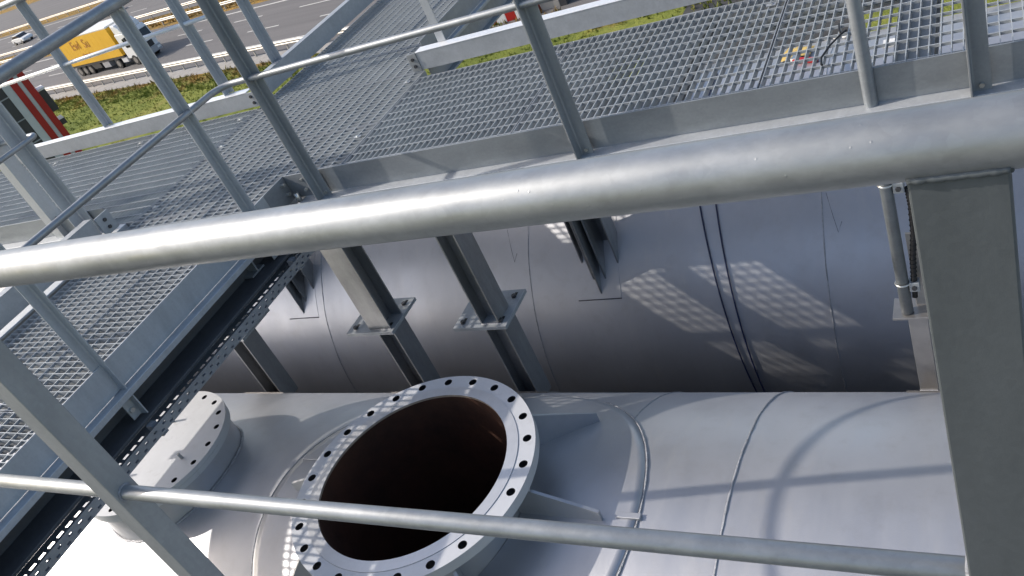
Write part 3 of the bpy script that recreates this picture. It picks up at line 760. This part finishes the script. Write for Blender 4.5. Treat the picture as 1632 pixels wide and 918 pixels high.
# cable tray along the cross walkway
ty = thing('cable_tray', (-2.85, 1.6, -1.63), 'perforated steel cable tray hung beside the cross walkway beam', 'cable tray')
def perforated(rows, y0, y1, w0, w1, mk, th, name, pitch, slot):
    """strip from w0..w1 with slot rows (centre, half width); mk maps (w, y) to a point"""
    mb = MB(); cuts = []
    rows = sorted(rows); edges = [w0]
    for c, hw in rows: edges += [c - hw, c + hw]
    edges.append(w1); vs = []; fs = []
    def quad(a, b_, c, d):
        o = len(vs); vs.extend([mk(a, c), mk(b_, c), mk(b_, d), mk(a, d)]); fs.append((o, o + 1, o + 2, o + 3))
    for i in range(len(edges) - 1):
        if i % 2 == 0: quad(edges[i], edges[i + 1], y0, y1)
        else:
            ph = (i // 2) * pitch * .43; n = int((y1 - y0) / pitch) + 2
            prev = y0
            for k in range(-1, n):
                c = y0 + k * pitch + ph
                a, b_ = c, c + slot[i // 2]
                if a <= prev or b_ >= y1: continue
                quad(edges[i], edges[i + 1], prev, a); prev = b_
            quad(edges[i], edges[i + 1], prev, y1)
    mb.add(vs, fs); o = mb.build(name, 'galv_beam', th)
    so = o.modifiers.new('sheet', 'SOLIDIFY'); so.thickness = .0012; so.offset = 0
    return o
perforated([(-2.862, .0075), (-2.905, .0075)], -.8, 2.9, -2.95, -2.802, lambda w, y: (w, y, -1.63), ty, 'tray_base', .043, (.027, .027))
perforated([(-1.600, .004), (-1.618, .004)], -.8, 2.9, -1.6295, -1.583, lambda w, y: (-2.801, y, w), ty, 'tray_side', .05, (.016, .016))
perforated([(-1.606, .004)], -.8, 2.9, -1.6295, -1.590, lambda w, y: (-2.951, y, w), ty, 'tray_side', .05, (.02,))
for y in (1.36, .3, 2.35):
    mb = MB(); mb.box(-2.95, -2.80, y - .015, y + .015, -1.638, -1.632); mb.box(-2.86, -2.83, y - .015, y + .015, -1.632, -1.585); mb.build('tray_bracket', 'galv_beam', ty)

# ---------------------------------------------------------------- railings
HRZ, MRZ = -.338, -.818
def angle_post(th, x, y, z0, z1, lx, ly, t=.006, w=.05, mat='galv_post', name='post'):
    """L section: corner at (x, y); one leg runs lx (+1/-1) in x, the other ly in y"""
    a = (x, x + lx * w); b_ = (y, y + ly * w)
    fr_ = .007; cxf, cyf = t + fr_, t + fr_
    fil = [(cxf - fr_ * math.sin(R(g)), cyf - fr_ * math.cos(R(g))) for g in (0, 22, 45, 68, 90)]
    poly = [(x, y), (x + lx * w, y), (x + lx * w, y + ly * t)] + [(x + lx * p, y + ly * q) for p, q in fil] + [(x + lx * t, y + ly * w), (x, y + ly * w)]
    mb = MB(); mb.prism(poly, 'z', z0, z1); return mb.build(name, mat, th, .0012)

# near railing, right in front of the camera
nr = thing('guard_railing', (-1.2, .57, FLR), 'nearest galvanised guard railing with thick round handrail across the picture', 'railing')
MB().tube([(-2.75, .555, -.338), (-1.4, .555, -.338), (0, .555, -.338), (2.2, .555, -.338)], .0250, 48).build('handrail', 'galv_pipe', nr)
MB().tube([(-2.75, .557, -.838), (-1.4, .557, -.838), (2.2, .557, -.838)], .0136, 32).build('mid_rail', 'galv_pipe', nr)
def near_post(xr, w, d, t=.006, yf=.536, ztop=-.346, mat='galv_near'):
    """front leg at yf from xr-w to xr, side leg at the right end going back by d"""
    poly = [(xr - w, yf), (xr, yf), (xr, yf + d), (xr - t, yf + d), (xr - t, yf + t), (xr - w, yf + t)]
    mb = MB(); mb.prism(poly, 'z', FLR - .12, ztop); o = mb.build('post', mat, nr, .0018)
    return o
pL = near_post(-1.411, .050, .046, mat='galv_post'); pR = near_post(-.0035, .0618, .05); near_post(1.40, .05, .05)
def weld_line(pts, r, par, mat='weld'): MB().tube(pts, r, 8, True, .14).build('weld', mat, par)
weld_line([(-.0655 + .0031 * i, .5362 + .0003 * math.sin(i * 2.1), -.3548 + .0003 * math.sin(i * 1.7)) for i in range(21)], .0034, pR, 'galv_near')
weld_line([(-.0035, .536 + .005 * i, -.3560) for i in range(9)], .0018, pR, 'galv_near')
weld_line([(-.0665, .557 + .014 * math.cos(R(20 * i)), -.838 + .014 * math.sin(R(20 * i))) for i in range(19)], .0028, pR)
weld_line([(-1.4105, .557 + .0145 * math.cos(R(20 * i)), -.838 + .0145 * math.sin(R(20 * i))) for i in range(19)], .0026, pL)

# railing round the opening: cross walkway side, corner, far walkway side
orl = thing('guard_railing', (-2.0, 2.58, FLR), 'angle post railing guarding the opening along the cross walkway and the far walkway', 'railing')
RX, RY = -2.882, 2.575
def bent(z, r, nm, rad=.09):
    pts = [(RX, .62, z), (RX, 1.4, z), (RX, RY - rad, z)] + arc((RX + rad, RY - rad, z), rad, 180, 90, 10)[1:] + [(-2.7, RY, z), (-1.4, RY, z), (0, RY, z), (2.6, RY, z)]
    MB().tube(pts, r, 24).build(nm, 'galv_pipe', orl)
bent(HRZ, .0245, 'handrail'); bent(MRZ, .0136, 'mid_rail')
for x in (-2.711, -1.404, 1.22, 2.5): angle_post(orl, x, 2.603, FLR - .10, HRZ - .018, 1, -1, w=.053)
angle_post(orl, -.104, 2.603, FLR - .10, HRZ - .018, 1, -1, w=.056)
for y in (2.365, 1.395): angle_post(orl, -2.912, y, FLR - .13, HRZ - .018, 1, -1, w=.044, mat='galv_lit')
for x in (-2.711, -1.404, -.104):   # fixing bolts at the foot
    hexbolt(orl, (x + .03, 2.597, FLR - .05), (0, -1, 0), .010, .009, 'nut'); hexbolt(orl, (x + .03, 2.597, FLR + .02), (0, -1, 0), .008, .008, 'nut')
for y in (2.365, 1.395):
    hexbolt(orl, (-2.904, y - .028, FLR - .03), (1, 0, 0), .010, .009, 'nut'); hexbolt(orl, (-2.904, y - .028, FLR - .09), (1, 0, 0), .010, .009, 'nut')
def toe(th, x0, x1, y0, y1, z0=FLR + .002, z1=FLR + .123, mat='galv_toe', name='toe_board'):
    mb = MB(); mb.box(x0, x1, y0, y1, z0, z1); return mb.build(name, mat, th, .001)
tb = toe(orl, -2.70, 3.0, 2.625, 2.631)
tb2 = toe(orl, -2.905, -2.899, .62, 2.46, mat='galv_lit'); tb3 = toe(orl, -2.905, -2.899, 2.462, 2.625, mat='galv_toe')
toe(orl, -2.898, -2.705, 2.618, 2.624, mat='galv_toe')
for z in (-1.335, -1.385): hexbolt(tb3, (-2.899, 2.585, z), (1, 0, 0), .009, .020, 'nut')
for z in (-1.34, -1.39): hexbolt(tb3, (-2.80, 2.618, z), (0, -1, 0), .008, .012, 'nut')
mb = MB(); mb.tube([(-2.845, 2.585, -1.43), (-2.845, 2.585, -1.385)], .012, 12); mb.build('corner_bolt', 'nut', orl)

# railing on the far side of the far walkway (right of the crossing)
FYR = 3.835
def toe_channel(th, x0, x1, y=FYR, z0=-1.425, z1=-1.318):
    mb = MB(); mb.box(x0, x1, y, y + .006, z0, z1 - .0065); o = mb.build('toe_board', 'galv', th, .001)
    mb = MB(); mb.box(x0, x1, y - .002, y + .066, z1 - .006, z1); mb.build('top_edge', 'galv_glare', o, .002)
    return o
fr = thing('guard_railing', (-1, FYR, FLR), 'railing on the far side of the far walkway, bolted end plate at the crossing', 'railing')
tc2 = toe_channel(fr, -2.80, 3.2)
mb = MB(); mb.box(-2.862, -2.802, FYR - .004, FYR + .004, -1.425, -1.322); ep = mb.build('end_plate', 'galv_pipe', fr, .001)
for z in (-1.355, -1.395): hexbolt(ep, (-2.832, FYR - .004, z), (0, -1, 0), .010, .008)
for x in (-2.62, -1.32, -.02, 1.3): angle_post(fr, x - .05, FYR + .06, -1.317, HRZ - .02, 1, 1, mat='galv_lit')
MB().tube([(-2.6, FYR + .085, MRZ), (2.6, FYR + .085, MRZ)], .0136, 16).build('mid_rail', 'galv_pipe', fr)
MB().tube([(-2.6, FYR + .085, HRZ), (2.6, FYR + .085, HRZ)], .0245, 24).build('handrail', 'galv_pipe', fr)

# far side of the left walkway
FYL = 3.90
fl_ = thing('guard_railing', (-5.4, FYL, FLR), 'railing on the far side of the left walkway, before the grass field', 'railing')
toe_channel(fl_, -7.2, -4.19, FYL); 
mb = MB(); mb.box(-4.187, -4.09, FYL - .004, FYL + .004, -1.425, -1.325); ep = mb.build('end_plate', 'galv', fl_, .001)
for x in (-4.165, -4.115):
    for z in (-1.352, -1.395): hexbolt(ep, (x, FYL - .004, z), (0, -1, 0), .011, .008)
for x in (-4.405, -5.69, -6.95): angle_post(fl_, x, FYL + .075, -1.317, HRZ - .02, 1, -1, w=.052, mat='galv_lit')
MB().tube([(-7.2, FYL + .06, MRZ - .005), (-4.19, FYL + .06, MRZ - .005)], .0136, 20).build('mid_rail', 'galv_glare', fl_)
MB().tube([(-7.2, FYL + .06, HRZ), (-4.6, FYL + .06, HRZ)], .0245, 20).build('handrail', 'galv_pipe', fl_)

# far stretch of the cross walkway: blue shaded toe board on the left, another on the right
bl = thing('guard_railing', (-4.12, 5, FLR), 'railing on the left of the cross walkway past the crossing', 'railing')
mb = MB(); mb.box(-4.136, -4.130, 4.02, 7.3, -1.412, -1.295); o = mb.build('toe_board', 'galv', bl, .001)
mb = MB(); mb.box(-4.19, -4.130, 4.02, 7.3, -1.2945, -1.289); mb.build('top_edge', 'galv', o)
angle_post(bl, -4.20, 4.30, -1.43, HRZ, 1, -1, w=.055, mat='galv_lit'); angle_post(bl, -4.20, 5.6, -1.43, HRZ, 1, -1); angle_post(bl, -4.20, 6.9, -1.43, HRZ, 1, -1)
MB().tube([(-4.17, 4.22, MRZ), (-4.17, 7.3, MRZ)], .0136, 16).build('mid_rail', 'galv_pipe', bl); MB().tube([(-4.17, 4.22, HRZ), (-4.17, 7.3, HRZ)], .0245, 20).build('handrail', 'galv_pipe', bl)
br = thing('guard_railing', (-2.83, 5.4, FLR), 'railing on the right of the cross walkway past the crossing', 'railing')
toe(br, -2.845, -2.839, 3.98, 7.3, FLR + .002, FLR + .118, 'galv_beam')
for y in (5.3, 6.6): angle_post(br, -2.85, y, FLR, HRZ, 1, -1)
MB().tube([(-2.82, 4.1, MRZ), (-2.82, 7.3, MRZ)], .0136, 16).build('mid_rail', 'galv_pipe', br); MB().tube([(-2.82, 4.1, HRZ), (-2.82, 7.3, HRZ)], .0245, 20).build('handrail', 'galv_pipe', br)

# left corner: near side of the left walkway and left side of the cross walkway
lc = thing('guard_railing', (-4.4, 2.62, FLR), 'corner railing at the left, wrapping the left walkway and the cross walkway', 'railing')
LX, LY = -4.36, 2.655
def bent2(z, r, nm, rad=.05):
    pts = [(-7.2, LY, z), (-5.0, LY, z), (LX - rad, LY, z)] + arc((LX - rad, LY - rad, z), rad, 90, 0, 8)[1:] + [(LX, 1.8, z), (LX, -.5, z)]
    MB().tube(pts, r, 20).build(nm, 'galv_pipe', lc)
bent2(HRZ, .0245, 'handrail'); bent2(MRZ - .015, .0140, 'mid_rail')
angle_post(lc, -4.475, 2.625, FLR - .1, HRZ, 1, -1, w=.075, mat='galv_lit')
poly = [(-4.79, 2.60), (-4.715, 2.60), (-4.715, 2.68), (-4.721, 2.68), (-4.721, 2.606), (-4.79, 2.606)]
mb = MB(); mb.prism(poly, 'z', FLR - .10, HRZ); mb.build('post', 'galv_lit', lc, .001)
angle_post(lc, -5.9, 2.60, FLR - .1, HRZ, 1, 1, w=.06); angle_post(lc, -4.40, 1.5, FLR - .1, HRZ, 1, -1); angle_post(lc, -4.40, .4, FLR - .1, HRZ, 1, -1)
toe(lc, -7.2, -4.27, 2.632, 2.638)
mb = MB(); mb.box(-4.216, -4.210, -.6, 2.50, -1.412, -1.30); o = mb.build('toe_board', 'galv', lc, .001)
mb = MB(); mb.box(-4.27, -4.210, -.6, 2.50, -1.2995, -1.293); mb.build('top_edge', 'galv', o)
mb = MB(); mb.box(-4.197, -4.189, 2.503, 2.60, -1.412, -1.30); ep = mb.build('end_plate', 'galv', lc, .001)
for z in (-1.335, -1.38): hexbolt(ep, (-4.189, 2.55, z), (1, 0, 0), .011, .008)

# ---------------------------------------------------------------- columns on the near tank
def hsec(mb, x0, x1, y0, y1, z0, z1, tf=.008, tw=.006, flanges='x'):
    if flanges == 'x':
        mb.box(x0, x0 + tf, y0, y1, z0, z1); mb.box(x1 - tf, x1, y0, y1, z0, z1)
        yc = (y0 + y1) / 2; mb.box(x0 + tf + .0002, x1 - tf - .0002, yc - tw / 2, yc + tw / 2, z0, z1)
    else:
        mb.box(x0, x1, y0, y0 + tf, z0, z1); mb.box(x0, x1, y1 - tf, y1, z0, z1)
        xc = (x0 + x1) / 2; mb.box(xc - tw / 2, xc + tw / 2, y0 + tf + .0002, y1 - tf - .0002, z0, z1)
    return mb
def column(xl, xu, upper, plate, label):
    th = thing('support_column', (sum(xl) / 2, 2.66, -2.76), label, 'column', 'columns standing on the near tank')
    hsec(MB(), xl[0], xl[1], 2.60, 2.722, -2.80, -2.268).build('lower_section', 'column', th, .0012)
    if upper:
        mb = MB(); hsec(mb, xu[0], xu[1], 2.60, 2.725, -2.248, FLR - .157, flanges=upper); mb.build('upper_section', 'column', th, .0012)
    for z0, nm in ((-2.268, 'lower_plate'), (-2.2575, 'upper_plate')):
        mb = MB(); mb.box(plate[0], plate[1], 2.575, 2.845, z0 + .0003, z0 + .0098); pl = mb.build(nm, 'galv', th, .0012)
    for px in (plate[0] + .045, plate[1] - .04):
        for py in (2.625, 2.80):
            mb = MB(); mb.box(px - .008, px + .008, py - .022, py + .022, -2.2476, -2.2466); mb.build('slot', 'black', pl)
            hexbolt(pl, (px, py - .012, -2.2476), (0, 0, 1), .012, .014, 'bolt')
    weld_line([(xl[0] + (xl[1] - xl[0]) * i / 12, 2.598, -2.249) for i in range(13)], .004, pl)
    zb = NZ + math.sqrt(NR ** 2 - (2.56 - NY) ** 2)
    vs = []
    for y in (2.545, 2.60, 2.66, 2.72, 2.77):
        z = NZ + math.sqrt(NR ** 2 - (y - NY) ** 2)
        vs += [(xl[0] - .10, y, z + .010), (xl[1] + .10, y, z + .010), (xl[0] - .10, y, z - .004), (xl[1] + .10, y, z - .004)]
    fs = []
    for i in range(4): fs += [(4 * i, 4 * i + 1, 4 * i + 5, 4 * i + 4), (4 * i, 4 * i + 4, 4 * i + 6, 4 * i + 2), (4 * i + 1, 4 * i + 3, 4 * i + 7, 4 * i + 5)]
    fs += [(0, 2, 3, 1), (16, 17, 19, 18)]
    mb = MB(); mb.add(vs, fs); mb.build('base_pad', 'stainless', th)
    return th
column((-2.895, -2.785), (-2.93, -2.79), 'y', (-3.075, -2.768), 'steel column on the near tank, under the walkway corner')
column((-2.236, -2.1235), (-2.24, -2.137), 'x', (-2.392, -2.092), 'steel column on the near tank, right of the corner one')
column((-4.035, -3.91), (-4.04, -3.91), 'x', (-4.2, -3.86), 'steel column on the near tank, behind the cable tray')

# brackets from the far tank up to the walkway
def wedge(xc, label):
    th = thing('tank_bracket', (xc, 3.7, -2.9), label, 'bracket', 'brackets welded on the far tank')
    for dx, y0, nm, z1 in ((0, 3.585, 'fin', -2.3), (-.038, 3.63, 'rib', FLR - .19), (.038, 3.63, 'rib', FLR - .19), (-.105, 3.69, 'side_plate', FLR - .19), (.125, 3.68, 'side_plate', FLR - .19)):
        mb = MB(); mb.box(xc + dx - .005, xc + dx + .005, y0, 3.80, -3.0, z1); mb.build(nm, 'column', th, .001)
    mb = MB(); mb.box(xc - .099, xc + .119, 3.77, 3.778, -2.75, FLR - .19); mb.build('back_plate', 'column', th)
    mb = MB(); mb.box(xc - .14, xc + .15, 3.60, 3.86, FLR - .189, FLR - .178); mb.build('head_plate', 'column', th)
    return th
wedge(-2.150, 'dark wedge shaped bracket welded on the far tank, right of the two columns')
wedge(-4.553, 'dark wedge shaped bracket on the far tank beside the cable tray')

# pole on its bracket at the right
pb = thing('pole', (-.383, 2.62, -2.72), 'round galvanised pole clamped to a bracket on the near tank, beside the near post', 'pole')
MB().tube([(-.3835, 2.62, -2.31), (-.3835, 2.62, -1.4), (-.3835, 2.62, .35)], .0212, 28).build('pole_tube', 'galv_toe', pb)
br_ = MB(); br_.box(-.4335, -.300, 2.585, 2.70, -2.322, -2.312); br_.build('bracket_plate', 'stainless', pb, .001)
mb = MB(); mb.box(-.384, -.318, 2.60, 2.606, -2.76, -2.3225); mb.box(-.324, -.318, 2.6062, 2.66, -2.76, -2.3225); mb.build('bracket_leg', 'stainless', pb, .001)
mb = MB(); mb.box(-.355, -.295, 2.66, 2.668, -2.315, -1.98); mb.box(-.301, -.295, 2.62, 2.6598, -2.315, -1.98); bp = mb.build('clamp_plate', 'column', pb, .001)
for z in (-2.17, -1.735):
    cl = MB().tube([Vector((-.3835, 2.62, z)) + Vector((math.cos(R(a)), math.sin(R(a)), 0)) * .0235 for a in range(0, 360, 15)], .0042, 8, False, 0, True).build('pipe_clamp', 'nut', pb)
    mb = MB(); mb.box(-.362, -.328, 2.605, 2.640, z - .035, z + .006); mb.build('clamp_block', 'galv', cl, .002)
    hexbolt(cl, (-.345, 2.605, z - .015), (0, -1, 0), .009, .008, 'bolt')
vs = [(-.425, 2.54, 0), (-.27, 2.54, 0), (-.27, 2.70, 0), (-.425, 2.70, 0)]
def zt(y): return NZ + math.sqrt(NR ** 2 - (y - NY) ** 2)
mb = MB(); mb.add([(x, y, zt(y) + e) for e in (.010, -.004) for x, y, _ in vs], [(0, 1, 2, 3), (7, 6, 5, 4), (0, 4, 5, 1), (1, 5, 6, 2), (2, 6, 7, 3), (3, 7, 4, 0)]); pdm = mb.build('base_pad', 'stainless', pb)
weld_line([(-.386 + .0055 * i, 2.597, zt(2.6) + .011) for i in range(13)], .004, pdm)
mb = MB(); pts = [(-.318, 2.62, -1.76), (-.316, 2.62, -1.83), (-.322, 2.62, -1.95), (-.337, 2.62, -2.06), (-.345, 2.62, -2.16), (-.350, 2.62, -2.24)]
mb.tube(pts, .0095, 12); cd = mb.build('flexible_conduit', 'black'); tag(cd, 'black corrugated conduit between the round pole and the near post', 'conduit')
for i in range(22):
    f = i / 21 * 4; k = min(3, int(f)); p = Vector(pts[k]).lerp(Vector(pts[k + 1]), f - k)
    MB().tube([p + Vector((math.cos(R(a)), math.sin(R(a)), 0)) * .0098 for a in range(0, 360, 30)], .0022, 5, False, 0, True).build('conduit_rib', 'black', cd)
